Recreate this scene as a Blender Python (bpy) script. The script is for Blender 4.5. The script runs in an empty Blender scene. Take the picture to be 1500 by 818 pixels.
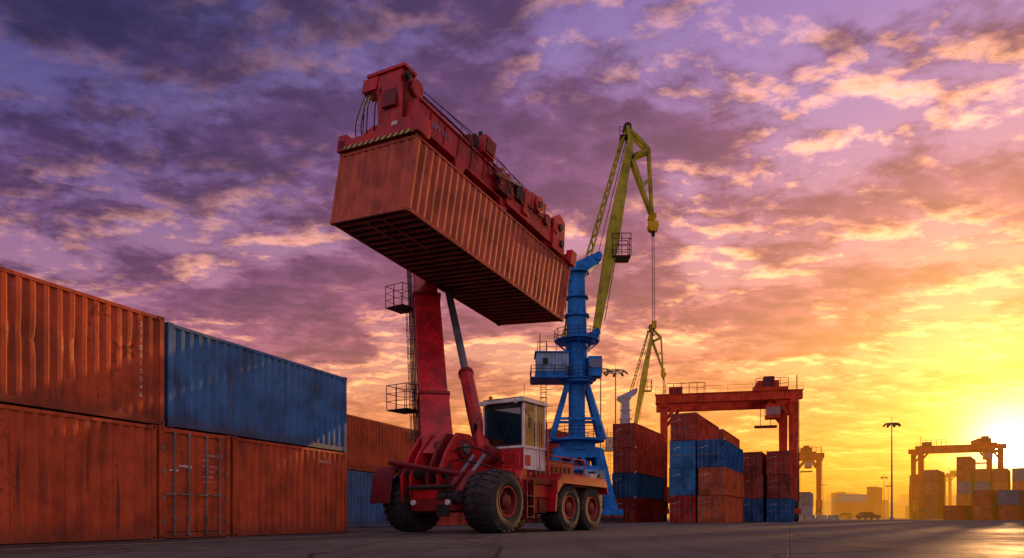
import bpy, math, random
from mathutils import Vector, Matrix
random.seed(7)
sc = bpy.context.scene
sc.view_settings.view_transform = 'Standard'
sc.view_settings.look = 'None'
sc.view_settings.exposure = 0

# ------------------------------------------------------------ camera
cd = bpy.data.cameras.new('camera'); cam = bpy.data.objects.new('camera', cd)
sc.collection.objects.link(cam); sc.camera = cam
cam.location = (0, 0, 0.6); cam.rotation_euler = (math.radians(90), 0, 0)
cd.lens = 24; cd.sensor_width = 36; cd.shift_y = 0.232; cd.clip_end = 9000; cd.clip_start = .05

SUN_AZ = math.radians(36.2); SUN_EL = math.radians(4.7)
S = Vector((math.sin(SUN_AZ)*math.cos(SUN_EL), math.cos(SUN_AZ)*math.cos(SUN_EL), math.sin(SUN_EL)))

# ------------------------------------------------------------ node helper
class NT:
    def __init__(s, nt): s.nt = nt; s.n = nt.nodes; s.l = nt.links
    def node(s, t, **k):
        nd = s.n.new(t)
        for a, b in k.items(): setattr(nd, a, b)
        return nd
    def put(s, sock, v):
        if isinstance(v, bpy.types.NodeSocket): s.l.new(v, sock)
        elif v is not None:
            if isinstance(v, tuple) and len(v) == 3 and sock.type == 'RGBA': v = (*v, 1)
            sock.default_value = v
    def m(s, op, a, b=None, c=None, clamp=False):
        nd = s.node('ShaderNodeMath', operation=op, use_clamp=clamp)
        for i, v in enumerate((a, b, c)):
            if v is not None: s.put(nd.inputs[i], v)
        return nd.outputs[0]
    def vm(s, op, a, b=None):
        nd = s.node('ShaderNodeVectorMath', operation=op)
        s.put(nd.inputs[0], a)
        if b is not None: s.put(nd.inputs[3 if op == 'SCALE' else 1], b)
        return nd.outputs['Value' if op in ('DOT_PRODUCT', 'LENGTH') else 'Vector']
    def mix(s, f, a, b, blend='MIX'):
        nd = s.node('ShaderNodeMix', data_type='RGBA', blend_type=blend)
        s.put(nd.inputs[0], f); s.put(nd.inputs[6], a); s.put(nd.inputs[7], b)
        return nd.outputs[2]
    def rng(s, v, a, b, c=0., d=1., smooth=True):
        nd = s.node('ShaderNodeMapRange', interpolation_type='SMOOTHSTEP' if smooth else 'LINEAR')
        s.put(nd.inputs[0], v)
        for i, q in enumerate((a, b, c, d)): s.put(nd.inputs[i+1], q)
        return nd.outputs[0]
    def noise(s, vec, scale, detail=4, rough=.5, dist=0., w=None):
        nd = s.node('ShaderNodeTexNoise', noise_dimensions='4D' if w is not None else '3D')
        s.put(nd.inputs['Vector'], vec); s.put(nd.inputs['Scale'], scale)
        nd.inputs['Detail'].default_value = detail; nd.inputs['Roughness'].default_value = rough
        nd.inputs['Distortion'].default_value = dist
        if w is not None: s.put(nd.inputs['W'], w)
        return nd.outputs['Fac']
    def ramp(s, v, stops):
        nd = s.node('ShaderNodeValToRGB'); cr = nd.color_ramp
        while len(cr.elements) < len(stops): cr.elements.new(.5)
        for e, (p, c) in zip(cr.elements, stops): e.position = p; e.color = (*c, 1)
        s.put(nd.inputs[0], v); return nd.outputs[0]
    def scale(s, vec, sc_):
        nd = s.node('ShaderNodeMapping'); s.put(nd.inputs['Vector'], vec); nd.inputs['Scale'].default_value = sc_
        return nd.outputs[0]

# ------------------------------------------------------------ world
w = bpy.data.worlds.new('World'); sc.world = w; w.use_nodes = True
w.cycles.sampling_method = 'MANUAL'; w.cycles.sample_map_resolution = 512
T = NT(w.node_tree); T.n.clear()
tc = T.node('ShaderNodeTexCoord'); d = T.vm('NORMALIZE', tc.outputs['Generated'])
sp = T.node('ShaderNodeSeparateXYZ'); T.put(sp.inputs[0], d)
X, Y, Z = sp.outputs
den = T.m('ADD', T.m('MAXIMUM', Z, 0.0), .15)
cb = T.node('ShaderNodeCombineXYZ'); T.put(cb.inputs[0], T.m('DIVIDE', X, den)); T.put(cb.inputs[1], T.m('DIVIDE', Y, den))
uv = cb.outputs[0]
rot = T.node('ShaderNodeMapping'); T.put(rot.inputs[0], uv); rot.inputs['Rotation'].default_value = (0, 0, math.radians(-22))
rot.inputs['Scale'].default_value = (1.0, 1.35, 1); rot.inputs['Location'].default_value = (3.3, 1.7, 0)
cv = rot.outputs[0]
n1 = T.noise(cv, 2.5, 8, .60, .15)
n1b = T.noise(T.vm('ADD', cv, (.03, .04, 0.0)), 2.5, 8, .60, .15)
big = T.noise(cv, .9, 2, .5)
fine = T.noise(cv, 9.0, 6, .62, .2)
n = T.m('ADD', T.m('MULTIPLY', n1, .66), T.m('ADD', T.m('MULTIPLY', big, .34), T.m('MULTIPLY', fine, .18)))
mask = T.rng(n, .505, .615)
sd = T.vm('DOT_PRODUCT', d, tuple(S))
az = T.m('ADD', T.m('MULTIPLY', X, math.sin(SUN_AZ)), T.m('MULTIPLY', Y, math.cos(SUN_AZ)))
azf = T.rng(az, .25, .98)
clear_sun = T.ramp(Z, [(0, (1.0, .50, .04)), (.07, (1.0, .47, .06)), (.14, (1.0, .43, .12)), (.24, (.88, .36, .21)), (.36, (.60, .27, .36)), (.5, (.42, .25, .52)), (.62, (.32, .20, .52)), (1, (.2, .18, .4))])
clear_away = T.ramp(Z, [(0, (.88, .30, .10)), (.07, (.78, .26, .13)), (.16, (.58, .20, .20)), (.28, (.38, .17, .30)), (.42, (.15, .105, .30)), (.56, (.045, .055, .20)), (1, (.10, .11, .26))])
cloud_sun = T.ramp(Z, [(0, (.98, .38, .03)), (.08, (.94, .30, .045)), (.16, (.70, .20, .085)), (.28, (.42, .115, .135)), (.42, (.22, .072, .16)), (.6, (.13, .052, .17)), (1, (.1, .08, .15))])
cloud_away = T.ramp(Z, [(0, (.60, .19, .10)), (.1, (.42, .125, .13)), (.2, (.24, .082, .155)), (.32, (.12, .045, .14)), (.45, (.052, .027, .105)), (.58, (.022, .02, .078)), (1, (.05, .05, .12))])
clear = T.mix(azf, clear_away, clear_sun); cloud = T.mix(azf, cloud_away, cloud_sun)
tex = T.rng(T.m('ADD', T.m('MULTIPLY', fine, .5), T.m('MULTIPLY', n1, .5)), .38, .62, 1.5, .68)
cloud = T.mix(1.0, cloud, tex, 'MULTIPLY')
base = T.mix(T.m('MULTIPLY', mask, .92), clear, cloud)
lit = T.m('MULTIPLY', T.m('SUBTRACT', n1, n1b), 13.0, clamp=True)
band = T.m('MULTIPLY', T.rng(n, .475, .54), T.rng(n, .65, .56))
lit = T.m('MULTIPLY', T.m('MULTIPLY', lit, band), T.rng(az, .2, .92, .40, 1.3))
# highlights fade out in the upper part of the sky away from the sun
lit = T.m('MULTIPLY', lit, T.m('MAXIMUM', T.rng(Z, .50, .26, .18, 1.0), T.m('MULTIPLY', azf, T.rng(Z, .68, .4, .45, .9))))
base = T.mix(lit, base, (1.0, .44, .11), 'ADD')
sdc = T.m('MAXIMUM', sd, 0.0)
g0 = T.m('MULTIPLY', T.m('POWER', sdc, 8.0), .34)
g1 = T.m('MULTIPLY', T.m('POWER', sdc, 28.0), .70)
g2 = T.m('MULTIPLY', T.m('POWER', sdc, 130.0), 1.1)
g3 = T.m('MULTIPLY', T.m('POWER', sdc, 1100.0), 4.5)
g4 = T.m('MULTIPLY', T.rng(sd, .99965, .9999), 25.0)
for g, c in ((g0, (.80, .28, .0)), (g1, (.9, .42, .01)), (g2, (1, .60, .05)), (g3, (1, .83, .42)), (g4, (1, .92, .75))):
    base = T.mix(1.0, base, T.mix(1.0, (*c, 1), g, 'MULTIPLY'), 'ADD')
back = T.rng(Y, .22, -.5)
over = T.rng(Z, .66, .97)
amb = T.m('MAXIMUM', back, over)  # sky behind camera and overhead brightened beyond dusk, added as ambient fill
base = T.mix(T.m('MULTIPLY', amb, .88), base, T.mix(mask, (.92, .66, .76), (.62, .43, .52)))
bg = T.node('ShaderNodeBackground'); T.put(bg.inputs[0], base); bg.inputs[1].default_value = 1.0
sky = T.node('ShaderNodeTexSky', sky_type='NISHITA'); sky.sun_disc = False
sky.sun_elevation = SUN_EL; sky.sun_rotation = SUN_AZ
bg2 = T.node('ShaderNodeBackground'); T.put(bg2.inputs[0], sky.outputs[0]); bg2.inputs[1].default_value = .008
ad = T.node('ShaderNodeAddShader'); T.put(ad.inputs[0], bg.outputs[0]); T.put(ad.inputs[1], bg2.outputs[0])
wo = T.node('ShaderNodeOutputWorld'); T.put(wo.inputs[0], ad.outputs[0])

sl = bpy.data.lights.new('sun', 'SUN'); so = bpy.data.objects.new('sun', sl); sc.collection.objects.link(so)
sl.energy = 4.4; sl.angle = math.radians(.6); sl.color = (1, .47, .16)
so.rotation_euler = S.to_track_quat('Z', 'Y').to_euler()

# ------------------------------------------------------------ materials
def mat(name):
    m = bpy.data.materials.new(name); m.use_nodes = True
    t = NT(m.node_tree); p = [x for x in t.n if x.type == 'BSDF_PRINCIPLED'][0]
    return m, t, p
def paint(name, col, rough=.5, rust=.5, dirt=.5, bump=.25, metal=0., spec=.0, worn=False):
    m, t, p = mat(name)
    tcx = t.node('ShaderNodeTexCoord').outputs['Object']
    rnd = t.m('MULTIPLY', t.node('ShaderNodeObjectInfo').outputs['Random'], 40.)
    streak = t.noise(t.scale(tcx, (5., 5., .35)), 1.0, 5, .6, .1, rnd)
    blot = t.noise(tcx, .9, 4, .6, .2, rnd)
    small = t.noise(tcx, 7.0, 6, .65, .4, rnd)
    dark = tuple(c*.5 for c in col); pale = tuple(min(1, c*1.2+.012) for c in col)
    c = t.mix(t.rng(blot, .32, .62), (*dark, 1), (*col, 1))
    c = t.mix(t.m('MULTIPLY', t.rng(streak, .50, .72), .5), c, (*pale, 1))
    c = t.mix(t.m('MULTIPLY', t.rng(streak, .50, .28), .85*dirt), c, (.03, .02, .018, 1))
    if worn:   # chalky scuffs, rust runs, grime above the bottom rail
        scuff = t.noise(t.scale(tcx, (.9, .9, 4.5)), 2.2, 7, .72, .6, rnd)
        c = t.mix(t.m('MULTIPLY', t.rng(scuff, .60, .70), .35), c, tuple(min(1, v_*.7+.13) for v_ in col)+(1,))
        runs = t.noise(t.scale(tcx, (11., 11., .5)), 1.0, 4, .6, .1, rnd)
        c = t.mix(t.m('MULTIPLY', t.rng(runs, .60, .70), .7), c, (.055, .02, .012, 1))
        zz = t.node('ShaderNodeSeparateXYZ'); t.put(zz.inputs[0], tcx)
        c = t.mix(t.m('MULTIPLY', t.rng(t.m('ADD', zz.outputs[2], t.m('MULTIPLY', small, .7)), .95, .3), .6), c, (.05, .028, .02, 1))
    rm = t.m('MULTIPLY', t.rng(t.m('ADD', t.m('MULTIPLY', small, .6), t.m('MULTIPLY', blot, .4)), .60-.06*rust, .68-.06*rust), min(1, rust*1.3))
    c = t.mix(rm, c, t.mix(small, (.05, .02, .012, 1), (.17, .065, .03, 1)))
    t.put(p.inputs['Base Color'], c)
    t.put(p.inputs['Roughness'], t.m('ADD', t.m('MULTIPLY', rm, .35), t.rng(small, .3, .7, rough-.08, rough+.16)))
    p.inputs['Specular IOR Level'].default_value = spec
    p.inputs['Metallic'].default_value = metal
    bp = t.node('ShaderNodeBump'); bp.inputs['Strength'].default_value = bump; bp.inputs['Distance'].default_value = .03
    t.put(bp.inputs['Height'], t.m('ADD', t.m('MULTIPLY', t.noise(tcx, 2.2, 2, .5, .6, rnd), 1.5), t.m('MULTIPLY', small, .25)))
    t.put(p.inputs['Normal'], bp.outputs[0])
    return m
C_ORANGE = paint('container_rust_orange', (.54, .088, .024), .55, .6, .55, .45, spec=.3, worn=True)
C_FORANGE = paint('container_orange', (.48, .11, .04), .7, .4, .5)
C_RED = paint('container_oxide_red', (.40, .06, .035), .7, .4, .5)
C_BLUE = paint('container_blue', (.035, .18, .42), .5, .45, .5, .4, spec=.3, worn=True)
C_FBLUE = paint('container_mid_blue', (.035, .18, .42), .7, .3, .5)
C_BROWN = paint('container_brown', (.30, .055, .035), .7, .4, .6)
C_NAVY = paint('container_navy', (.025, .10, .27), .7, .3, .5)
C_HANG = paint('container_salmon_red', (.50, .10, .055), .55, .35, .45, .3, spec=.25)
C_CRIM = paint('container_crimson', (.34, .03, .025), .7, .3, .5)
RED = paint('machine_red', (.50, .008, .014), .36, .12, .6, .08, spec=.5)
DRED = paint('machine_dark_red', (.19, .008, .012), .5, .3, .7, .12, spec=.4)
GANT = paint('gantry_red', (.62, .06, .02), .6, .2, .3, .05, spec=.1)
CBLUE = paint('crane_blue', (.02, .20, .60), .5, .2, .4, .05, spec=.1)
CPALE = paint('crane_pale_blue', (.24, .40, .60), .6, .25, .4, .05)
CYEL = paint('crane_yellow_green', (.42, .38, .05), .6, .25, .5, .05)
WHITE = paint('white_paint', (.72, .70, .68), .45, .12, .35, .05, spec=.4)
DARK = paint('dark_steel', (.03, .028, .03), .5, .2, .4, .08, spec=.2)
STEEL = paint('grey_steel', (.20, .21, .23), .4, .3, .4, .05, .6, spec=.4)
YEL = paint('yellow_paint', (.65, .42, .03), .6, .2, .4, .05)
CONC = paint('concrete', (.30, .28, .26), .8, .1, .5, .1)
BLACK = paint('black_paint', (.012, .012, .013), .45, .0, .2, .03, spec=.3)
RUB, t, p = mat('tyre_rubber')
tcx = t.node('ShaderNodeTexCoord').outputs['Object']
t.put(p.inputs['Base Color'], t.mix(t.rng(t.noise(tcx, 3.5, 6, .65, .3), .42, .75), (.016, .016, .017, 1), (.055, .05, .048, 1)))
p.inputs['Roughness'].default_value = .78
bp = t.node('ShaderNodeBump'); bp.inputs['Strength'].default_value = .4; bp.inputs['Distance'].default_value = .02
t.put(bp.inputs['Height'], t.noise(tcx, 12, 6, .6)); t.put(p.inputs['Normal'], bp.outputs[0])
GLASS, t, p = mat('window_glass')
t.n.remove(p)
gl = t.node('ShaderNodeBsdfGlossy'); gl.inputs['Roughness'].default_value = .04; gl.inputs['Color'].default_value = (.85, .88, .9, 1)
tr = t.node('ShaderNodeBsdfTransparent'); tr.inputs['Color'].default_value = (.90, .93, .95, 1)
lw = t.node('ShaderNodeFresnel'); lw.inputs[0].default_value = 2.0
mx = t.node('ShaderNodeMixShader'); t.put(mx.inputs[0], lw.outputs[0]); t.put(mx.inputs[1], tr.outputs[0]); t.put(mx.inputs[2], gl.outputs[0])
t.put([x for x in t.n if x.type == 'OUTPUT_MATERIAL'][0].inputs[0], mx.outputs[0])
HAZ, t, p = mat('hazard_stripes')
tcx = t.node('ShaderNodeTexCoord').outputs['Object']
s_ = t.node('ShaderNodeSeparateXYZ'); t.put(s_.inputs[0], tcx)
v = t.m('FRACT', t.m('MULTIPLY', t.m('ADD', s_.outputs[1], s_.outputs[2]), 3.2))
t.put(p.inputs['Base Color'], t.mix(t.m('GREATER_THAN', v, .5), (.02, .02, .02, 1), (.5, .33, .05, 1)))
p.inputs['Roughness'].default_value = .6

# asphalt
ASPH, t, p = mat('asphalt')
tcx = t.node('ShaderNodeTexCoord').outputs['Object']
a1 = t.noise(tcx, .12, 5, .6, .4); a2 = t.noise(tcx, 1.1, 7, .65, .3); a3 = t.noise(tcx, 35., 3, .6)
c = t.mix(t.rng(a1, .35, .65), (.050, .050, .052, 1), (.095, .092, .090, 1))
c = t.mix(t.m('MULTIPLY', t.rng(a2, .45, .7), .6), c, (.13, .123, .118, 1))
c = t.mix(t.m('MULTIPLY', t.rng(a3, .4, .75), .5), c, (.026, .026, .027, 1))
sm = t.node('ShaderNodeMapping'); t.put(sm.inputs[0], tcx); sm.inputs['Rotation'].default_value = (0, 0, math.radians(24)); sm.inputs['Scale'].default_value = (1.6, .05, 1)
smn = t.noise(sm.outputs[0], 1.0, 5, .6, .2)
c = t.mix(t.m('MULTIPLY', t.rng(smn, .5, .68), .6), c, (.02, .02, .021, 1))
vo = t.node('ShaderNodeTexVoronoi', feature='DISTANCE_TO_EDGE'); t.put(vo.inputs['Vector'], tcx)
vo.inputs['Scale'].default_value = .22
crack = t.rng(vo.outputs[0], .012, .004)
rt = t.node('ShaderNodeMapping'); t.put(rt.inputs[0], tcx); rt.inputs['Rotation'].default_value = (0, 0, math.radians(22.1))
ss = t.node('ShaderNodeSeparateXYZ'); t.put(ss.inputs[0], rt.outputs[0])
j = None
for o in (0, 1):
    f = t.m('FRACT', t.m('MULTIPLY', ss.outputs[o], 1/6.)); q = t.rng(t.m('ABSOLUTE', t.m('SUBTRACT', f, .5)), .4955, .498)
    j = q if j is None else t.m('MAXIMUM', j, q)
cj = t.m('MAXIMUM', crack, j)
c = t.mix(t.m('MULTIPLY', cj, .8), c, (.012, .012, .012, 1))
t.put(p.inputs['Base Color'], c)
p.inputs['Specular IOR Level'].default_value = .16
t.put(p.inputs['Roughness'], t.rng(t.m('ADD', t.m('MULTIPLY', a1, .5), t.m('MULTIPLY', a2, .5)), .38, .62, .6, .88))
bp = t.node('ShaderNodeBump'); bp.inputs['Strength'].default_value = .8; bp.inputs['Distance'].default_value = .02
t.put(bp.inputs['Height'], t.m('SUBTRACT', t.m('ADD', a3, t.m('MULTIPLY', a2, 2.0)), t.m('MULTIPLY', cj, 1.5))); t.put(p.inputs['Normal'], bp.outputs[0])
LINE, t, p = mat('worn_line_paint')
tcx = t.node('ShaderNodeTexCoord').outputs['Object']
t.put(p.inputs['Base Color'], t.mix(t.rng(t.noise(tcx, 5, 6, .7), .40, .56), (.06, .055, .055, 1), (.52, .40, .20, 1))); p.inputs['Roughness'].default_value = .7
LEAF, t, p = mat('foliage'); p.inputs['Base Color'].default_value = (.05, .07, .03, 1); p.inputs['Roughness'].default_value = .9
LAMP, t, p = mat('lamp_glass'); p.inputs['Base Color'].default_value = (.6, .6, .6, 1); p.inputs['Roughness'].default_value = .2

# ------------------------------------------------------------ mesh builder
class B:
    def __init__(s): s.v = []; s.f = []; s.mi = []; s.mats = []
    def mid(s, m):
        if m not in s.mats: s.mats.append(m)
        return s.mats.index(m)
    def add(s, vs, fs, m):
        o = len(s.v); s.v += [tuple(x) for x in vs]; k = s.mid(m)
        for f in fs: s.f.append([i+o for i in f]); s.mi.append(k)
    def box(s, x0, x1, y0, y1, z0, z1, m):
        vs = [(x, y, z) for x in (x0, x1) for y in (y0, y1) for z in (z0, z1)]
        s.add(vs, [(0, 1, 3, 2), (4, 6, 7, 5), (0, 4, 5, 1), (2, 3, 7, 6), (0, 2, 6, 4), (1, 5, 7, 3)], m)
    def beam(s, p, q, wd, h, m, w2=None, h2=None, up=(0, 0, 1)):
        p = Vector(p); q = Vector(q); dr = (q-p).normalized(); u = Vector(up)
        if abs(dr.dot(u)) > .98: u = Vector((0, 1, 0))
        sd_ = dr.cross(u).normalized(); uu = sd_.cross(dr)
        w2 = wd if w2 is None else w2; h2 = h if h2 is None else h2
        vs = []
        for c_, a, b in ((p, wd, h), (q, w2, h2)):
            for i, k in ((-1, -1), (1, -1), (1, 1), (-1, 1)): vs.append(c_+sd_*(a/2*i)+uu*(b/2*k))
        s.add(vs, [(0, 1, 2, 3), (7, 6, 5, 4), (0, 4, 5, 1), (1, 5, 6, 2), (2, 6, 7, 3), (3, 7, 4, 0)], m)
    def cyl(s, p, q, r, m, r2=None, n=14):
        p = Vector(p); q = Vector(q); dr = (q-p).normalized(); u = Vector((0, 0, 1)) if abs(dr.z) < .9 else Vector((0, 1, 0))
        a = dr.cross(u).normalized(); b = a.cross(dr); r2 = r if r2 is None else r2
        vs = []
        for c_, rr in ((p, r), (q, r2)):
            for i in range(n):
                g = 2*math.pi*i/n; vs.append(c_+a*(rr*math.cos(g))+b*(rr*math.sin(g)))
        fs = [(i, (i+1) % n, n+(i+1) % n, n+i) for i in range(n)]+[tuple(range(n))[::-1], tuple(range(n, 2*n))]
        s.add(vs, fs, m)
    def tube(s, pts, r, m, n=6):
        for a, b in zip(pts[:-1], pts[1:]): s.cyl(a, b, r, m, n=n)
    def hose(s, p, q, sag, r, m, n=8):
        p = Vector(p); q = Vector(q); sg = Vector(sag)
        pts = [p.lerp(q, i/n)+sg*(4*(i/n)*(1-i/n)) for i in range(n+1)]
        s.tube(pts, r, m, 6)
    def poly(s, pts, off, m):
        n = len(pts); off = Vector(off); vs = [Vector(x) for x in pts]; vs += [x+off for x in vs]
        s.add(vs, [tuple(range(n)), tuple(range(n, 2*n))[::-1]]+[(i, (i+1) % n, n+(i+1) % n, n+i) for i in range(n)], m)
    def lathe(s, prof, m, c=(0, 0, 0), n=40, close=False):   # about local Y
        vs = []
        for i in range(n):
            g = 2*math.pi*i/n
            for r, y in prof: vs.append((c[0]+r*math.cos(g), c[1]+y, c[2]+r*math.sin(g)))
        k = len(prof); fs = []
        for i in range(n):
            for j_ in range(k if close else k-1):
                fs.append((i*k+j_, i*k+(j_+1) % k, ((i+1) % n)*k+(j_+1) % k, ((i+1) % n)*k+j_))
        s.add(vs, fs, m)
    def lathez(s, prof, m, c=(0, 0, 0), n=20):
        vs = []
        for i in range(n):
            g = 2*math.pi*i/n
            for r, z in prof: vs.append((c[0]+r*math.cos(g), c[1]+r*math.sin(g), c[2]+z))
        k = len(prof)
        s.add(vs, [(i*k+j_, i*k+j_+1, ((i+1) % n)*k+j_+1, ((i+1) % n)*k+j_) for i in range(n) for j_ in range(k-1)], m)
    def rail(s, pts, h, m, r=.025, mid=1, every=1.2):
        pts = [Vector(x) for x in pts]; up = Vector((0, 0, h))
        for a, b in zip(pts[:-1], pts[1:]):
            s.cyl(a+up, b+up, r, m, n=5)
            for k in range(mid): s.cyl(a+up*((k+1)/(mid+1)), b+up*((k+1)/(mid+1)), r*.8, m, n=5)
            nn = max(1, round((b-a).length/every))
            for i in range(nn+1):
                c_ = a.lerp(b, i/nn); s.cyl(c_, c_+up, r, m, n=5)
    def ladder(s, p, q, side, wd, m, r=.025, step=.35):
        p = Vector(p); q = Vector(q); o = Vector(side).normalized()*(wd/2)
        s.cyl(p-o, q-o, r, m, n=5); s.cyl(p+o, q+o, r, m, n=5)
        nn = int((q-p).length/step)
        for i in range(1, nn): c_ = p.lerp(q, i/nn); s.cyl(c_-o, c_+o, r*.8, m, n=4)
    def mesh(s, name, smooth=35):
        import bmesh
        me = bpy.data.meshes.new(name); me.from_pydata(s.v, [], s.f)
        for m in s.mats: me.materials.append(m)
        me.polygons.foreach_set('material_index', s.mi)
        bm = bmesh.new(); bm.from_mesh(me); bmesh.ops.recalc_face_normals(bm, faces=bm.faces); bm.to_mesh(me); bm.free()
        me.polygons.foreach_set('use_smooth', [True]*len(me.polygons)); me.set_sharp_from_angle(angle=math.radians(smooth))
        me.update(); return me
    def build(s, name, parent=None, M=None, bevel=0):
        return link(name, s.mesh(name), parent, M, bevel)
def link(name, me, parent=None, M=None, bevel=0):
    ob = bpy.data.objects.new(name, me); sc.collection.objects.link(ob)
    if parent: ob.parent = parent
    if M is not None: ob.matrix_local = M
    if bevel:
        md = ob.modifiers.new('bevel', 'BEVEL'); md.width = bevel; md.segments = 2; md.limit_method = 'ANGLE'; md.angle_limit = math.radians(50)
    return ob
def empty(name, M):
    e = bpy.data.objects.new(name, None); sc.collection.objects.link(e); e.matrix_world = M; return e
def frame(o, dx, z=0.):
    a = Vector((dx[0], dx[1], 0)).normalized(); b = Vector((-a.y, a.x, 0))
    return Matrix(((a.x, b.x, 0, o[0]), (a.y, b.y, 0, o[1]), (0, 0, 1, z), (0, 0, 0, 1)))
def text(body, size, M, parent, m, name='lettering'):
    cu = bpy.data.curves.new(name, 'FONT'); cu.body = body; cu.size = size; cu.materials.append(m); cu.extrude = .001
    o = bpy.data.objects.new(name, cu); sc.collection.objects.link(o); o.parent = parent; o.matrix_local = M; return o

# ------------------------------------------------------------ shipping container
def corr_panel(b, org, along, ln, z0, z1, nrm, m, pitch=.3, depth=.042, rows=1, dent=0.):
    org = Vector(org); al = Vector(along); nr = Vector(nrm)
    n = max(1, round(ln/pitch)); pt = ln/n; prof = []
    for i in range(n):
        o = i*pt
        for f, dd in ((0, 0), (.28, 0), (.46, 1), (.78, 1), (.96, 0)): prof.append((o+f*pt, dd))
    prof.append((ln, 0)); vs = []
    bumps = [(random.uniform(.5, ln-.5), random.uniform(z0+.5, z1-.4), random.uniform(.15, .5), random.uniform(.2, 1.)*dent) for _ in range(int(ln*1.6))] if dent else []
    for a, dd in prof:
        for r in range(rows+1):
            zz = z0+(z1-z0)*r/rows; e = 0
            for (ba, bz, br_, bd) in bumps:
                q2 = ((a-ba)**2+((zz-bz)*.8)**2)/br_**2
                if q2 < 4: e += bd*math.exp(-q2*1.5)
            c_ = org+al*a-nr*(dd*depth+e); vs.append(c_+Vector((0, 0, zz)))
    k = rows+1
    b.add(vs, [(i*k+r, (i+1)*k+r, (i+1)*k+r+1, i*k+r+1) for i in range(len(prof)-1) for r in range(rows)], m)
def container(M, col, L=12.19, W=2.44, H=2.9, doors=True, pitch=.3, near=False, bevel=0, dent=0.):
    b = B(); P = .15; rows = 14 if dent else 1
    for x in (0, L-P):
        for y in (0, W-P): b.box(x+.006, x+P-.006, y+.006, y+P-.006, .05, H-.05, col)
    for y0 in (.012, W-.082):
        b.box(P-.01, L-P+.01, y0, y0+.07, .02, .17, col); b.box(P-.01, L-P+.01, y0, y0+.07, H-.10, H-.015, col)
    for x0 in (.012, L-.102):
        b.box(x0, x0+.09, P-.01, W-P+.01, .02, .17, col); b.box(x0, x0+.09, P-.01, W-P+.01, H-.13, H-.016, col)
    for x in (-.004, L-.176):
        for y in (-.004, W-.166):
            for z in (-.004, H-.116):
                b.box(x, x+.18, y, y+.17, z, z+.12, col)
                yy = y-.002 if y < 0 else y+.172
                b.box(x+.05, x+.13, yy-.001, yy+.001, z+.035, z+.085, BLACK)
                xx = x-.002 if x < 0 else x+.182
                b.box(xx-.001, xx+.001, y+.05, y+.12, z+.035, z+.085, BLACK)
    corr_panel(b, (P-.005, .026, 0), (1, 0, 0), L-2*P+.01, .165, H-.098, (0, -1, 0), col, pitch, rows=rows, dent=dent)
    corr_panel(b, (P-.005, W-.026, 0), (1, 0, 0), L-2*P+.01, .165, H-.098, (0, 1, 0), col, pitch)
    corr_panel(b, (L-.03, P-.005, 0), (0, 1, 0), W-2*P+.01, .165, H-.12, (1, 0, 0), col, pitch)
    if not doors: corr_panel(b, (.03, P-.005, 0), (0, 1, 0), W-2*P+.01, .165, H-.12, (-1, 0, 0), col, pitch, rows=rows, dent=dent)
    else:
        md = W/2
        for y0, y1 in ((P+.01, md-.012), (md+.012, W-P-.01)):
            b.box(.03, .07, y0, y1, .19, H-.15, col)
            for k in range(5):
                zz = .42+k*(H-.75)/4.6
                b.box(.018, .034, y0+.09, y1-.09, zz, zz+.26, col)
            for yy in (y0, y1-.05): b.box(.014, .035, yy, yy+.05, .19, H-.15, col)
            for f in (.28, .72):
                yy = y0+(y1-y0)*f
                b.cyl((-.035, yy, .1), (-.035, yy, H-.09), .024, STEEL, n=8)
                for zz in (.12, .55, 1.25, 1.9, H-.14): b.box(-.065, .02, yy-.05, yy+.05, zz-.03, zz+.03, STEEL)
                b.box(-.07, -.045, yy-.03, yy+.33, 1.18, 1.23, STEEL)
            hy = y0-.05 if y0 < md*.5 else y1-.02
            for zz in (.4, 1.05, 1.75, 2.35): b.box(-.012, .028, hy, hy+.09, zz, zz+.13, STEEL)
        b.box(.05, .06, P, W-P, .16, H-.12, BLACK)
        b.box(.012, .017, md+.18, md+.58, 1.95, 2.0, WHITE); b.box(.012, .017, md+.62, md+.9, 1.82, 1.87, WHITE)
    b.box(.06, L-.06, .06, W-.06, H-.05, H-.03, col)
    b.box(.06, L-.06, .06, W-.06, .125, .15, DARK)
    nc = int(L/.42)
    for i in range(1, nc): x = L*i/nc; b.box(x-.025, x+.025, .08, W-.08, .03, .122, col if near else DARK)
    if near:
        for y in (W*.5-.5, W*.5+.4): b.box(.3, 3.2, y, y+.1, .022, .06, col)
    return b.build('shipping_container', None, M, bevel)
YZ = Matrix(((1, 0, 0, 0), (0, 0, -1, 0), (0, 1, 0, 0), (0, 0, 0, 1)))
def side_text(ob, body, size, x, z):
    text(body, size, Matrix.Translation((x, .012, z)) @ YZ, ob, WHITE)

D = Vector((.377, .926)).normalized(); E = Vector((-6.13, 25.55))
def Pt(t): q = E-D*t; return (q.x, q.y)
o = container(frame(Pt(5.70), D), C_ORANGE, 5.65, H=2.98, doors=False, near=True, dent=.04)
side_text(o, 'MRKU 207 541', .11, 4.0, 2.5)
q = container(frame(Pt(5.80), (-.926, .377)), C_ORANGE, 12.19, 2.46, 2.98, doors=True, near=True)
YZ2 = Matrix(((0, 0, -1, 0), (-1, 0, 0, 0), (0, 1, 0, 0), (0, 0, 0, 1)))
for i, s_t in enumerate(('CAXU 816 204 3', '45G1', 'MAX.GR. 30480 KG', 'TARE 3980 KG', 'NET 26500 KG', 'CU.CAP 76.3 M3')):
    text(s_t, .1 if i < 2 else .062, Matrix.Translation((.008, 1.02, 2.3-.15*i)) @ YZ2, q, WHITE)
q = container(frame(Pt(8.33+12.19), D), C_ORANGE, 12.19, H=2.98, doors=False, near=True, dent=.045)
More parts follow.
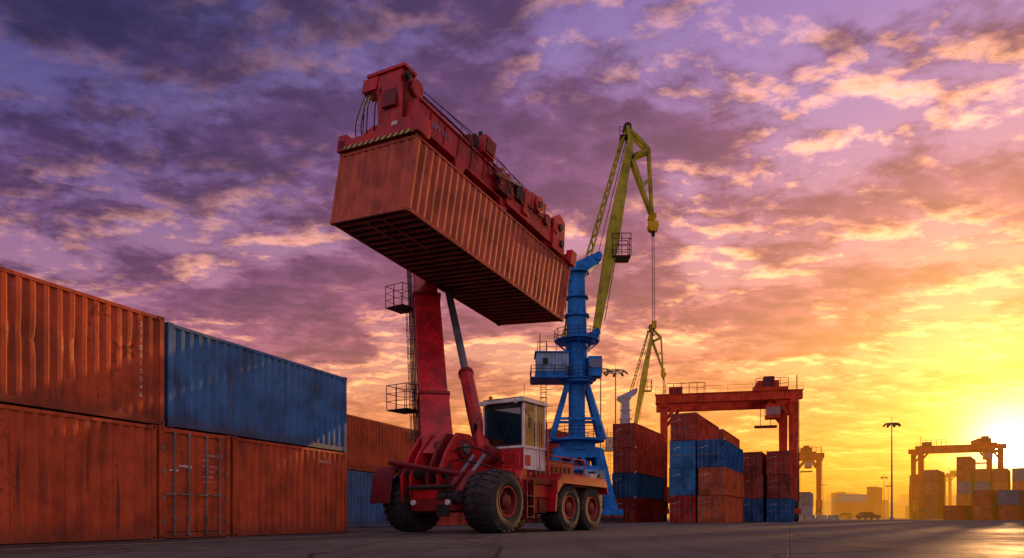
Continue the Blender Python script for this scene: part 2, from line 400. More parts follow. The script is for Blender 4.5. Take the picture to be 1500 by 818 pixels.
q = container(frame(Pt(7.98), D), C_BLUE, 7.9, H=2.78, doors=False, near=True, dent=.035); q.location.z = 3.0
q = container(frame(Pt(8.1+12.19), D), C_ORANGE, 12.19, H=2.86, doors=False, near=True, dent=.055); q.location.z = 3.0
for i, ch in enumerate('2210315046'):
    side_text(q, ch, .17, 11.45, 2.45-.2*i)
D2 = Vector((.377, .926))
q0 = Vector((-5.75, 43.2))
a = q0-D2*12.2
container(frame((a.x, a.y), D2), C_BLUE, H=3.05, doors=True)
q = container(frame((a.x, a.y), D2), C_ORANGE, H=2.95, doors=True); q.location.z = 3.07
q1 = q0+D2*.5
container(frame((q1.x, q1.y), D2), C_BROWN, H=2.9)
a2 = a-D2*12.4
container(frame((a2.x-1.5, a2.y+.6), D2), C_BLUE, H=3.05)
SD = (.447, .894)
def stack(fr, cols, h=2.6, L=12.19, dirn=SD, doors=True):
    for i, c_ in enumerate(cols):
        j1 = random.uniform(-.07, .07); j2 = random.uniform(-.07, .07)
        q = container(frame((fr[0]+j1, fr[1]+j2), dirn), c_, L, 2.44, h-.012, doors=doors, pitch=.36); q.location.z = i*h
stack((17.2, 64.), [C_CRIM, C_FBLUE, C_FBLUE, C_RED])
stack((19.55, 62.8), [C_FORANGE, C_FORANGE, C_NAVY])
stack((23.6, 76.), [C_BROWN, C_RED, C_NAVY, C_FORANGE])
stack((27.6, 75.2), [C_NAVY, C_RED, C_BROWN])
stack((30.2, 74.), [C_NAVY, C_BROWN, C_RED])
stack((12.8, 71.), [C_CRIM, C_NAVY, C_RED, C_RED])
stack((4.6, 76.), [C_FBLUE, C_CRIM, C_BROWN, C_RED])
stack((-1.8, 60.), [C_BROWN, C_FBLUE, C_CRIM])
stack((35.5, 100.), [C_NAVY, C_RED])
stack((55., 126.), [C_FBLUE, C_NAVY])
stack((72., 190.), [C_CRIM, C_FBLUE, C_RED], dirn=(.62, .78))
stack((94.5, 150.), [C_BROWN, C_RED, C_FORANGE, C_RED], dirn=(.2, .98))
stack((88.5, 142.), [C_BROWN, C_RED, C_FORANGE, C_RED], dirn=(.62, .78))
stack((94., 140.), [C_RED, C_FORANGE, C_NAVY, C_RED, C_RED], dirn=(.62, .78))
stack((97.2, 139.), [C_FORANGE, C_RED, C_NAVY, C_FORANGE], dirn=(.62, .78))
stack((100.2, 138.), [C_FBLUE, C_RED, C_FORANGE, C_RED], dirn=(.62, .78))
stack((103.4, 137.), [C_RED, C_FORANGE, C_RED, C_NAVY], dirn=(.62, .78))
stack((106.6, 136.), [C_RED, C_FBLUE, C_CRIM, C_FORANGE, C_RED], dirn=(.62, .78))
stack((78.5, 120.), [C_CRIM], dirn=(.8, .6))
stack((82.5, 118.), [C_FORANGE, C_RED], dirn=(.8, .6))
stack((85.5, 116.), [C_RED, C_NAVY], dirn=(.8, .6))
stack((89., 114.), [C_FORANGE, C_BROWN, C_RED], dirn=(.85, .52))
stack((104., 215.), [C_FORANGE, C_RED, C_FBLUE], dirn=(.9, .45))
stack((119., 250.), [C_BROWN, C_FORANGE, C_FBLUE], dirn=(.95, .3))
stack((118., 222.), [C_RED, C_FORANGE, C_CRIM, C_RED], dirn=(.62, .78))
stack((132., 270.), [C_BROWN, C_RED, C_RED, C_FORANGE], dirn=(.2, .98))
stack((150., 290.), [C_BROWN, C_RED, C_RED], dirn=(.95, .3))
stack((175., 300.), [C_BROWN, C_RED], dirn=(.95, .3))

# ------------------------------------------------------------ hanging container
O = Vector((-3.93, 25.4, 12.05))
U = Vector((6.60, 10.3, -1.24)).normalized(); V = Vector((-.845, .535, .10)); V = (V-U*V.dot(U)).normalized(); W_ = U.cross(V)
MH = Matrix(((U.x, V.x, W_.x, O.x), (U.y, V.y, W_.y, O.y), (U.z, V.z, W_.z, O.z), (0, 0, 0, 1)))
HW = 4.15
container(MH, C_HANG, 12.35, HW, 2.9, doors=False, pitch=.4, near=True, dent=.015)

# ------------------------------------------------------------ reach stacker
MS = frame((-.1, 24.4), (.55, .835))
RS = empty('reach_stacker', MS)
MSi = MS.inverted()
def wheel_mesh(R, wd, name):
    b = B(); k = R/1.15; y = wd/1.2
    b.lathe([(.56*k, .14*y), (.60*k, .06*y), (.72*k, .015*y), (.88*k, 0), (1.02*k, .05*y), (1.10*k, .15*y), (1.125*k, .3*y), (1.13*k, .6*y), (1.125*k, .9*y), (1.10*k, 1.05*y), (1.02*k, 1.15*y), (.86*k, 1.2*y), (.62*k, 1.16*y), (.56*k, 1.06*y)], RUB, n=56)
    nl = 24
    for i in range(nl):
        for sgn, y0, y1 in ((1, .05, .56), (-1, .64, 1.15)):
            g0 = 2*math.pi*(i+(0 if sgn > 0 else .5))/nl; g1 = g0+(.10 if sgn < 0 else -.10); dw = .075
            ra, rb = ((1.05, 1.125) if sgn > 0 else (1.125, 1.05)); vs = []
            for yy, gc, rr in ((y0*y, g0, ra*k), (y1*y, g1, rb*k)):
                for gg in (gc-dw, gc+dw):
                    for r_ in (rr-.03, rr+(.065 if rr > 1.1*k else .06)): vs.append((r_*math.cos(gg), yy, r_*math.sin(gg)))
            b.add(vs, [(0, 1, 3, 2), (4, 6, 7, 5), (0, 4, 5, 1), (2, 3, 7, 6), (0, 2, 6, 4), (1, 5, 7, 3)], RUB)
    b.lathe([(.57*k, .15*y), (.55*k, .08*y), (.51*k, .08*y), (.48*k, .2*y), (.40*k, .30*y), (.27*k, .28*y), (.26*k, .10*y), (.2*k, .06*y), (.001, .06*y)], DRED, n=32)
    b.lathe([(.565*k, .085*y), (.565*k, .05*y), (.52*k, .05*y), (.51*k, .09*y)], RED, n=32)
    for i in range(14):
        g = 2*math.pi*i/14; c_ = (.335*k*math.cos(g), .3*y, .335*k*math.sin(g)); b.cyl(c_, (c_[0], .22*y, c_[2]), .03*k, STEEL, n=6)
    b.cyl((0, .5*y, 0), (0, 1.1*y, 0), .5*k, DARK, n=20)
    return b.mesh(name)
wf = wheel_mesh(1.15, 1.25, 'front_wheel'); wr = wheel_mesh(1.0, .95, 'rear_wheel')
def wheel(me, nm, a_, b_, z_, flip):
    M = Matrix.Translation((a_, b_, z_)) @ Matrix.Rotation(math.pi if flip else 0, 4, 'Z') @ Matrix.Rotation(random.uniform(0, 2), 4, 'Y'); link(nm, me, RS, M)
wheel(wf, 'front_wheel_right', 0, 0, 1.14, False); wheel(wf, 'front_wheel_left', 0, 5.15, 1.14, True)
for i, a_ in enumerate((4.75, 6.85)):
    wheel(wr, 'rear_wheel_right_%d' % (i+1), a_, .1, .99, False); wheel(wr, 'rear_wheel_left_%d' % (i+1), a_, 5.0, .99, True)

b = B()   # chassis
b.box(-1.1, 7.7, 1.55, 3.65, .85, 1.5, RED)
b.box(-.55, .55, 1.0, 4.2, .75, 1.5, DRED)
b.box(4.5, 7.1, 1.0, 4.1, .7, 1.2, DRED)
b.box(-1.45, -1.1, 1.5, 3.3, .8, 1.25, DRED)
b.box(-1.4, -1.0, 2.2, 3.3, 1.25, 1.75, RED)
for bb in (2.25, 2.75, 3.55, 4.0):
    b.poly([(-1.15, bb, 1.1), (-1.25, bb, 2.1), (-.75, bb, 3.0), (-.1, bb, 3.75), (.7, bb, 3.75), (1.2, bb, 2.8), (1.9, bb, 1.5)], (0, .12, 0), RED if bb != 2.75 else DRED)
b.cyl((.2, 2.1, 3.15), (.2, 4.45, 3.15), .38, DRED, n=24); b.cyl((.2, 2.02, 3.15), (.2, 4.55, 3.15), .2, STEEL, n=18)
b.cyl((-.9, 2.1, 2.2), (-.9, 4.3, 2.2), .2, DARK, n=18)
for bb in (1.45, 1.95):
    b.cyl((-1.25, bb, 1.3), (-.3, bb, 2.2), .17, DRED); b.cyl((-.3, bb, 2.2), (.5, bb, 2.9), .09, STEEL)
    b.cyl((-1.25, bb-.2, 1.3), (-1.25, bb+.2, 1.3), .23, DARK)
b.cyl((-1.4, 1.2, 2.1), (-1.25, 4.6, 2.65), .1, DRED); b.cyl((-1.42, 1.4, 1.65), (-1.42, 3.5, 1.65), .08, DARK)
for i in range(10):
    y_ = 1.4+.25*i
    b.hose((-1.35, y_, 1.2+.1*(i % 3)), (-.5+.1*i, 2.2+.2*i, 2.7+.1*(i % 2)), (-.35, -.1, -.25-.1*(i % 3)), .035, BLACK)
b.hose((-.4, 2.2, 3.0), (1.0, .9, 2.6), (-.3, 0, .35), .04, BLACK); b.hose((-.3, 2.2, 2.7), (.9, .9, 2.3), (-.4, 0, .1), .04, BLACK)
b.box(-1.55, -1.38, 1.6, 2.1, .6, 1.05, DARK)
for y_ in (1.6, 3.2): b.cyl((-1.45, y_, 1.1), (-1.56, y_, 1.1), .1, LAMP, n=16)
b.poly([(-1.56, 4.35, 1.1), (-1.42, 4.35, 2.15), (-1.1, 4.35, 2.52), (.1, 4.35, 2.56), (.1, 4.35, 2.48), (-1.05, 4.35, 2.43), (-1.34, 4.35, 2.1), (-1.5, 4.35, 1.1)], (0, 1.0, 0), DRED)
b.poly([(-1.5, 5.36, 1.1), (-1.35, 5.36, 2.15), (-1.05, 5.36, 2.48), (.1, 5.36, 2.5), (.1, 5.36, 2.36), (-.8, 5.36, 2.2), (-1.2, 5.36, 1.1)], (0, .05, 0), DRED)
b.box(1.5, 3.35, .42, 1.55, .75, 1.85, RED)
b.box(1.42, 3.3, .30, .42, 1.35, 1.9, RED)
b.box(1.75, 2.35, .25, .31, .8, 1.3, DRED); b.box(2.5, 3.1, .25, .31, .8, 1.3, DRED)
for z_ in (.55, .95, 1.35): b.box(1.25, 1.75, .02, .4, z_, z_+.05, DARK)
b.box(1.24, 1.28, .02, .4, .5, 2.0, DRED); b.box(1.72, 1.76, .02, .4, .5, 2.0, DRED)
b.box(.95, 7.5, .2, 4.9, 1.92, 2.05, RED)
b.box(.93, 7.52, .17, .2, 1.86, 2.1, DRED)
b.box(.85, 1.9, .5, 2.5, 2.05, 2.4, RED)
for b0 in (-.03, 3.95):
    b.poly([(3.25, b0, .8), (3.45, b0, 2.05), (3.8, b0, 2.32), (7.85, b0, 2.28), (8.15, b0, 1.6), (8.1, b0, 1.6), (7.8, b0, 2.2), (3.85, b0, 2.24), (3.53, b0, 2.0), (3.35, b0, .8)], (0, 1.15, 0), RED)
b.poly([(3.4, -.06, 1.5), (3.42, -.06, 2.0), (3.8, -.06, 2.26), (7.85, -.06, 2.22), (8.0, -.06, 1.9), (3.9, -.06, 1.95)], (0, .04, 0), RED)
b.box(3.5, 7.4, 1.35, 3.9, 2.05, 2.95, RED)
b.box(3.6, 7.3, 1.45, 3.8, 2.95, 3.08, DRED)
for i in range(9): b.box(3.8+i*.38, 4.0+i*.38, 1.32, 1.36, 2.25, 2.8, BLACK)
b.box(7.7, 8.6, .5, 4.7, .8, 2.5, RED)
b.cyl((5.6, 3.2, 3.0), (5.6, 3.2, 4.1), .1, DARK); b.cyl((5.6, 3.2, 3.1), (5.6, 3.2, 3.7), .17, STEEL)
b.box(6.9, 7.5, .22, .6, 2.3, 2.5, WHITE)
b.box(7.5, 7.56, -.02, 1.1, 2.25, 2.5, HAZ)
b.rail([(3.3, .3, 2.05), (6.4, .3, 2.05)], 1.0, RED, .03, 2, .9); b.rail([(3.35, 2.4, 2.9), (6.8, 2.4, 2.9)], .8, RED, .03, 1, .9)
b.rail([(1.1, .28, 2.05), (1.1, 1.0, 2.05)], .9, RED, .03, 1)
b.cyl((3.2, .28, 2.05), (3.2, .28, 3.95), .03, RED, n=6)
b.poly([(.9, .15, 2.05), (1.15, .15, 2.4), (1.45, .15, 2.4), (1.45, .15, 1.9), (1.3, .15, 1.4), (1.22, .15, 1.4)], (0, 1.3, 0), RED)
b.build('chassis', RS, bevel=.014)

b = B()   # cab
a0, a1, b0, b1, z0, z1 = 1.45, 3.05, .3, 2.2, 3.25, 4.95
b.box(a0, a1, b0+.02, b1, 2.4, z0, WHITE)
b.box(a0-.03, a0+.0, b0, b1+.02, 2.38, 3.2, RED)
b.box(a0-.05, a1+.03, b0-.03, b1+.04, z0-.04, z0+.05, WHITE)
for (x_, y_) in ((a0, b0), (a0, b1-.09), (a1-.09, b0), (a1-.09, b1-.09)): b.box(x_, x_+.09, y_, y_+.09, z0+.05, z1, WHITE)
b.box(a0+.85, a0+.93, b0+.005, b0+.07, z0+.05, z1, WHITE)
b.box(a0-.18, a1+.08, b0-.1, b1+.1, z1, z1+.13, WHITE); b.box(a0-.05, a1-.05, b0+.05, b1-.05, z1+.13, z1+.2, STEEL)
b.box(a0+.02, a0+.04, b0+.09, b1-.09, z0+.05, z1, GLASS); b.box(a1-.05, a1-.03, b0+.09, b1-.09, z0+.05, z1, GLASS)
b.box(a0+.09, a0+.85, b0+.02, b0+.035, z0+.05, z1, GLASS); b.box(a0+.93, a1-.09, b0+.02, b0+.035, z0+.05, z1, GLASS)
b.box(a0+.09, a1-.09, b1-.04, b1-.02, z0+.05, z1, GLASS)
b.box(a0-.01, a0+.02, b0+.09, b0+.15, z0+.05, z1, BLACK); b.box(a0-.01, a0+.02, b1-.15, b1-.09, z0+.05, z1, BLACK)
b.box(a0-.01, a0+.018, b0+.15, b1-.15, z1-.2, z1, BLACK); b.box(a0-.01, a0+.018, b0+.15, b1-.15, z0+.05, z0+.12, BLACK)
b.cyl((a0-.03, b0+1.0, z0+.1), (a0-.03, b0+.55, z0+1.1), .018, BLACK, n=5)
b.box(a0+.95, a0+1.2, .85, 1.5, z0, z0+1.15, BLACK); b.box(a0+.45, a0+1.1, .85, 1.5, z0, z0+.45, BLACK)
b.cyl((a0+.2, 1.15, z0), (a0+.38, 1.15, z0+.65), .06, BLACK); b.lathez([(.2, -.02), (.24, 0), (.2, .02), (.2, -.02)], BLACK, (a0+.38, 1.15, z0+.68))
b.box(a0+.1, a0+.3, .5, .8, z0+.2, z0+.7, DARK)
b.cyl((a0+.1, b1-.3, z1+.13), (a0+.1, b1-.3, z1+.35), .07, YEL); b.cyl((a0+.5, b0+.3, z1+.2), (a0+.5, b0+.3, z1+.8), .012, BLACK, n=5)
for y_ in (b0+.2, b1-.25): b.cyl((a0-.2, y_, z1+.02), (a0-.28, y_, z1+.0), .09, LAMP, n=14)
for x_ in (a0+1.0, a1-.05): b.cyl((x_, b0-.1, 2.4), (x_, b0-.1, 4.3), .02, RED, n=6)
b.box(a0+.95, a1-.1, b0-.0, b0+.018, 2.5, z0-.06, WHITE); b.box(a0+.1, a0+.5, b0+.0, b0+.018, 2.55, 2.95, RED)
for s0, zz in ((b0-.35, 4.3), (b1+.3, 4.3)):
    b.beam((a0-.1, s0, zz), (a0-.1, s0, zz-.4), .22, .04, BLACK); b.cyl((a0, b0 if s0 < 1 else b1, 4.7), (a0-.1, s0, zz), .015, BLACK, n=5)
b.build('cab', RS, bevel=.01)

b = B()   # boom column, lift cylinder
c0 = Vector((.2, 3.48, 2.6)); c1 = Vector((7.33, 10.5, 15.7))
def col(f): return c0.lerp(c1, f)
b.beam(col(0), col(.20), 1.25, 1.35, RED, 1.2, 1.3); b.beam(col(.19), col(.62), 1.14, 1.2, RED, 1.2, 1.25); b.beam(col(.61), col(1), 1.05, 1.15, RED)
for f in (.2, .61): b.beam(col(f), col(f+.01), 1.30, 1.40, DRED)
b.beam(col(.1), col(.6), 1.16, .25, DRED, 1.22, .25)
left = Vector((-.55, .835, 0))
for k, (f, ln) in enumerate(((.2, 1.3), (.62, 1.2))):
    c_ = col(f)+left*1.15-Vector((.0, 0, .2))
    b.box(c_.x-.55, c_.x+.55, c_.y-.55, c_.y+.55, c_.z-.05, c_.z, DARK)
    b.rail([(c_.x-.55, c_.y-.55, c_.z), (c_.x-.55, c_.y+.55, c_.z), (c_.x+.55, c_.y+.55, c_.z), (c_.x+.55, c_.y-.55, c_.z), (c_.x-.55, c_.y-.55, c_.z)], 1.0, DARK, .02, 2, .55)
for i in range(4):
    o_ = left*(.64+.06*i); b.tube([col(.03)+o_, col(.3)+o_*1.05, col(.6)+o_, col(.9)+o_], .03, BLACK if i % 2 else DRED)
b.ladder(col(.08)+left*.95, col(.6)+left*.95, (.8, .5, 0), .35, DARK, .018, .4)
for i in range(14): c_ = col(.1+.06*i); b.cyl(c_+left*.55, c_+left*.95, .018, DARK, n=5)
k0 = Vector((1.2, 2.0, 3.0)); k1 = Vector((6.37, 8.15, 12.9)); kj = k0.lerp(k1, .37)
b.cyl(k0, kj, .30, RED, n=20); b.cyl(kj, k0.lerp(k1, .385), .34, DRED, n=20); b.cyl(k0.lerp(k1, .38), k1, .17, STEEL, n=18)
b.cyl(k0-Vector((.3, .3, 0)), k0+Vector((.3, -.3, .0)), .34, DRED)
b.hose(k0+Vector((-.3, .1, .2)), kj+Vector((-.3, 0, -.3)), (-.1, 0, 0), .035, BLACK)
b.poly([(.7, 1.75, 2.0), (.9, 1.75, 3.3), (1.5, 1.75, 3.3), (2.1, 1.75, 2.0)], (0, .5, 0), RED)
b.beam(k1-Vector((0, .1, .3)), col(.80), .5, .6, DRED)
b.build('boom_column', RS, bevel=.014)

b = B()   # spreader, in the hanging container's frame
def br(x0, x1, y0, y1, z0, z1, m=RED): b.box(x0, x1, y0, y1, z0, z1, m)
br(-.12, .6, -.08, HW+.05, 3.02, 3.36)
br(-.12, .45, HW-.35, HW+.1, 2.94, 3.6); br(-.16, .5, -.14, .12, 2.94, 3.62)
b.box(-.15, -.12, .1, HW-.35, 2.92, 3.06, HAZ)
b.poly([(-.1, .3, 3.34), (-.1, 3.0, 3.34), (-.1, 2.4, 3.62), (-.1, .5, 3.62)], (.7, 0, 0), RED)
br(11.7, 12.4, -.12, HW+.1, 3.02, 3.36); br(11.9, 12.45, -.2, .14, 2.94, 3.65); br(11.9, 12.4, HW-.3, HW+.15, 2.94, 3.6)
for x_ in (.0, 12.05):
    for y_ in (-.0, HW-.15): br(x_, x_+.2, y_, y_+.15, 2.86, 3.0, DARK)
br(.1, 11.3, .35, 1.6, 3.5, 4.42)
br(.2, 11.2, .28, 1.67, 4.40, 4.49); br(.2, 11.2, .28, 1.67, 3.41, 3.51)
br(.6, 11.8, .65, 1.35, 3.05, 3.42, DRED)
for i in range(12): br(.9+i*.9, .96+i*.9, .31, .36, 3.51, 4.41, DRED)
br(6.2, 11.0, .1, .34, 3.3, 4.0)
b.poly([(.0, .9, 3.5), (-.2, .9, 4.3), (-.4, .9, 5.05), (-.35, .9, 5.45), (.35, .9, 5.5), (.7, .9, 5.1), (.8, .9, 4.4), (.85, .9, 3.5)], (0, 1.25, 0), RED)
b.poly([(.1, .84, 3.7), (-.1, .84, 4.5), (-.15, .84, 5.1), (.25, .84, 5.25), (.55, .84, 4.9), (.6, .84, 4.3), (.6, .84, 3.7)], (0, .06, 0), DRED)
br(-.45, .15, 2.1, 2.85, 4.85, 5.35); br(-.42, .3, .75, 2.75, 5.45, 5.58)
br(-.32, .0, 1.1, 1.8, 4.1, 5.0, DRED)
b.cyl((.35, .7, 5.0), (.35, 2.3, 5.0), .26, DARK, n=20); b.cyl((.35, .65, 5.0), (.35, .8, 5.0), .32, RED, n=20)
b.cyl((-.2, .8, 5.2), (-.2, .65, 5.2), .15, DARK, n=16)
for y_ in (1.9, 2.3, 2.5): b.tube([(-.35, y_, 5.0), (-.4, y_+.15, 4.2), (-.1, y_+.35, 3.4)], .028, BLACK)
b.hose((-.3, 2.7, 5.0), (.2, 3.4, 3.4), (-.2, .1, -.4), .03, BLACK); b.hose((-.3, 2.5, 5.0), (.2, 3.0, 3.4), (-.2, .1, -.5), .028, BLACK)
br(-.14, -.11, 1.0, 1.3, 3.38, 3.55, WHITE)
for y_, r_ in ((.4, .05), (.65, .035), (1.5, .05)): b.tube([(.7, y_+.5, 5.1), (2.2, y_, 4.7), (11, y_, 4.6)], r_, DARK if r_ < .05 else DRED)
b.tube([(.5, 1.0, 5.35), (4.3, .5, 5.2), (8.4, .6, 5.0)], .022, BLACK)
b.rail([(1.5, .4, 4.49), (10.8, .4, 4.49)], .45, DARK, .018, 0, 1.3)
br(4.1, 4.9, .1, .95, 4.55, 5.3); br(4.2, 4.8, .05, .12, 4.65, 5.2, DRED); b.cyl((4.2, .5, 5.3), (4.2, .5, 5.5), .1, DARK)
b.cyl((3.7, .3, 4.85), (3.7, 1.4, 4.85), .24, DARK, n=18); br(3.3, 3.6, .3, .9, 4.5, 4.9, DRED)
for u0 in (5.6, 6.1): b.cyl((u0, .1, 4.35), (u0, .4, 4.35), .27, DRED, n=20); b.cyl((u0, .05, 4.35), (u0, .12, 4.35), .12, STEEL, n=16)
br(5.4, 6.5, .05, .32, 3.6, 4.15, DRED); br(6.7, 7.3, -.02, .32, 3.8, 4.35, BLACK); br(7.4, 7.9, .0, .32, 3.5, 4.6)
br(8.0, 9.3, .02, .32, 4.0, 4.75); br(8.0, 9.1, .5, 1.6, 4.5, 5.0, DRED)
b.cyl((8.6, -.08, 4.4), (8.6, .35, 4.4), .36, RED, n=24); b.cyl((8.6, -.12, 4.4), (8.6, 0, 4.4), .16, DARK, n=18)
b.cyl((9.5, -.05, 4.1), (9.5, .35, 4.1), .26, DRED, n=24); b.cyl((5.0, .1, 4.1), (7.2, .1, 4.55), .08, STEEL); b.cyl((5.0, .1, 4.1), (6.0, .1, 4.3), .13, DRED)
for y_ in (.0, 1.5): b.poly([(10.3, y_, 3.1), (10.1, y_, 4.5), (10.6, y_, 4.9), (11.2, y_, 4.7), (11.5, y_, 3.1)], (0, .3, 0), RED)
b.cyl((10.8, -.08, 4.3), (10.8, 1.9, 4.3), .18, DARK, n=16); b.cyl((11.1, -.08, 3.6), (11.1, 1.9, 3.6), .18, DARK, n=16)
for i in range(9): b.hose((3.2+i*.85, .2, 4.5), (3.9+i*.85, .05, 3.9), (0, -.15, -.3), .026, BLACK, 6)
for u0 in (2.5, 5.8, 9.8): b.poly([(u0, .25, 3.46), (u0+.2, .25, 2.98), (u0+.6, .25, 2.98), (u0+.8, .25, 3.46)], (0, .25, 0), RED)
br(7.6, 8.9, 1.6, 6.3, 3.6, 4.4)
b.build('spreader', RS, MSi @ MH, bevel=.014)
text('LIFT 45 T', .30, MSi @ MH @ Matrix.Translation((1.0, .30, 3.85)) @ YZ, RS, CPALE, 'boom_lettering')

# ------------------------------------------------------------ harbour crane
def harbour_crane(o, yaw, big=True):
    E_ = empty('harbour_crane', Matrix.Translation((o[0], o[1], 0)) @ Matrix.Rotation(yaw, 4, 'Z'))
    b = B()
    for sx in (-1, 1):
        for sy in (-1, 1):
            b.beam((3.0*sx, 2.9*sy, 1.2), (1.9*sx, 1.7*sy, 7.0), .8, .8, CBLUE, .65, .65)
            b.box(3.0*sx-1.0, 3.0*sx+1.0, 2.9*sy-.35, 2.9*sy+.35, .75, 1.3, CBLUE)
            for k in (-.6, .6): b.cyl((3.0*sx+k, 2.9*sy-.2, .42), (3.0*sx+k, 2.9*sy+.2, .42), .4, DARK, n=16); b.box(3.0*sx+k-.45, 3.0*sx+k+.45, 2.9*sy-.3, 2.9*sy+.3, .5, .8, DRED)
            b.beam((2.6*sx, 2.5*sy, 3.4), (0, 2.0*sy, 6.6), .28, .28, CBLUE)
    for sy in (-1, 1):
        b.beam((-2.7, 2.6*sy, 3.2), (2.7, 2.6*sy, 3.2), .45, .5, CBLUE); b.beam((-2.2, 2.1*sy, 5.2), (2.2, 2.1*sy, 5.2), .35, .4, CBLUE)
        b.beam((-2.1, 1.9*sy, 6.6), (2.1, 1.9*sy, 6.6), .5, .8, CBLUE)
        b.beam((-2.6, 2.5*sy, 3.3), (2.2, 2.1*sy, 5.2), .18, .18, CBLUE); b.beam((2.6, 2.5*sy, 3.3), (-2.2, 2.1*sy, 5.2), .18, .18, CBLUE)
    for sx in (-1, 1): b.beam((2.7*sx, -2.6, 3.2), (2.7*sx, 2.6, 3.2), .45, .5, CBLUE); b.beam((2.1*sx, -1.9, 6.6), (2.1*sx, 1.9, 6.6), .5, .8, CBLUE)
    b.box(.4, 2.4, -3.0, -1.4, 3.45, 5.0, CPALE); b.box(.8, 1.4, -3.02, -2.99, 3.6, 4.8, DARK)
    b.lathez([(0, 6.95), (2.3, 6.95), (2.3, 7.25), (1.8, 7.35), (1.8, 7.8), (2.7, 7.9), (2.7, 8.1), (0, 8.1)], CBLUE, n=28)
    b.rail([(2.7*math.cos(g*math.pi/6), 2.7*math.sin(g*math.pi/6), 8.1) for g in range(13)], 1.05, DARK, .035, 2, 1.3)
    for sx in (-1, 1):
        for sy in (-1, 1): b.beam((2.5*sx, 1.6*sy, 8.0), (.85*sx, .6*sy, 13.8), .42, .42, CBLUE, .36, .36)
    b.beam((-1.9, -1.25, 10), (1.9, -1.25, 10), .22, .25, CBLUE); b.beam((-1.9, 1.25, 10), (1.9, 1.25, 10), .22, .25, CBLUE)
    b.lathez([(.85, 8.0), (.8, 11), (.85, 13.4), (1.6, 13.6), (1.6, 13.9), (1.1, 14), (1.05, 17.4), (1.7, 17.5), (1.7, 17.7), (1.02, 17.8), (.98, 20), (1.25, 20.05), (1.25, 20.25), (.95, 20.3), (.9, 21.8), (1.15, 21.85), (1.15, 22.0), (.88, 22.05), (.85, 24.2), (1.2, 24.3), (1.2, 24.6), (0, 24.6)], CBLUE, n=24)
    for zz, r_ in ((13.9, 1.9), (17.7, 2.2)):
        b.lathez([(0, zz-.02), (r_, zz-.02), (r_, zz+.06), (0, zz+.06)], CBLUE, n=20)
        b.rail([(r_*math.cos(g*math.pi/6), r_*math.sin(g*math.pi/6), zz) for g in range(13)], 1.0, DARK, .035, 2, 1.1)
    for g in range(8): an = g*math.pi/4; b.beam((1.0*math.cos(an), 1.0*math.sin(an), 16.7), (2.1*math.cos(an), 2.1*math.sin(an), 17.6), .1, .12, CBLUE)
    b.box(-4.1, -1.0, -1.5, 1.5, 13.9, 14.5, CBLUE); b.box(-4.0, -.9, -1.4, 1.4, 14.5, 16.3, CPALE); b.box(-4.15, -.8, -1.55, 1.55, 16.3, 16.42, CBLUE)
    for i in range(9): b.box(-3.9+i*.33, -3.84+i*.33, -1.43, -1.39, 14.5, 16.3, STEEL)
    b.box(-3.4, -2.9, -1.44, -1.38, 15.2, 15.8, DARK)
    b.rail([(-1.2, -1.9, 14.0), (-4.5, -1.9, 14.0), (-4.5, 1.9, 14.0)], 1.0, DARK, .035, 2, 1.0); b.box(-4.5, -1.0, -1.9, 1.9, 13.82, 13.9, CBLUE)
    b.rail([(-1.2, -1.4, 16.42), (-3.9, -1.4, 16.42)], .9, DARK, .03, 1, 1.0); b.cyl((-3.6, 0, 16.4), (-3.6, 0, 18.4), .05, DARK, n=6)
    b.cyl((-3, -.5, 16.4), (-3, -.5, 17.6), .04, DARK, n=6)
    b.box(1.0, 2.3, -1.3, .2, 14.1, 16.0, CBLUE); b.box(1.1, 2.33, -1.33, .1, 14.9, 15.7, GLASS)
    b.ladder((-3.3, -1.2, 8.4), (-3.3, -1.2, 13.9), (1, 0, 0), .5, DARK, .04, .45); b.ladder((-1.15, -.5, 17.8), (-1.05, -.5, 24.0), (0, 1, 0), .5, DARK, .035, .45)
    for i in range(6): b.cyl((-2.9+.5*(i % 2), -1.2, 8.8+.8*i), (-3.7, -1.2, 8.8+.8*i), .03, DARK, n=5)
    b.poly([(-1.6, -.7, 23.9), (-1.3, -.7, 24.7), (1.5, -.7, 26.0), (2.3, -.7, 26.3), (2.1, -.7, 25.2), (1.0, -.7, 24.4), (.6, -.7, 23.4), (-.6, -.7, 23.4)], (0, 1.4, 0), CBLUE)
    b.cyl((2.0, -.8, 25.8), (2.0, .8, 25.8), .4, CBLUE, n=16); b.cyl((-1.4, -.8, 24.3), (-1.4, .8, 24.3), .35, CBLUE, n=16)
    j0, j1, j2 = Vector((1.8, -.3, 18.3)), Vector((3.6, -.3, 28.5)), Vector((5.2, -.3, 37.2))
    b.beam(j0, j1, .7, .8, CYEL, 1.2, 1.45); b.beam(j1, j2, 1.2, 1.45, CYEL, .6, .6)
    b.cyl((1.8, -1.1, 18.3), (1.8, .9, 18.3), .4, CBLUE, n=16); b.beam((.6, -.3, 17.8), (1.8, -.3, 18.3), 1.2, .6, CBLUE)
    s0, s1 = Vector((-1.2, .3, 17.9)), Vector((4.5, .2, 37.6))
    dr = (s1-s0).normalized(); sd1 = dr.cross(Vector((0, 1, 0))).normalized()*.3
    for sy in (-.25, .25):
        off = Vector((0, sy, 0)); b.beam(s0+sd1+off, s1+sd1*.4+off, .16, .16, CYEL); b.beam(s0-sd1+off, s1-sd1*.4+off, .16, .16, CYEL)
        nn = 26
        for i in range(nn):
            f0, f1 = i/nn, (i+1)/nn; sg = 1 if i % 2 else -1
            b.beam(s0.lerp(s1, f0)+sd1*sg*(1-.6*f0)+off, s0.lerp(s1, f1)-sd1*sg*(1-.6*f1)+off, .09, .09, CYEL)
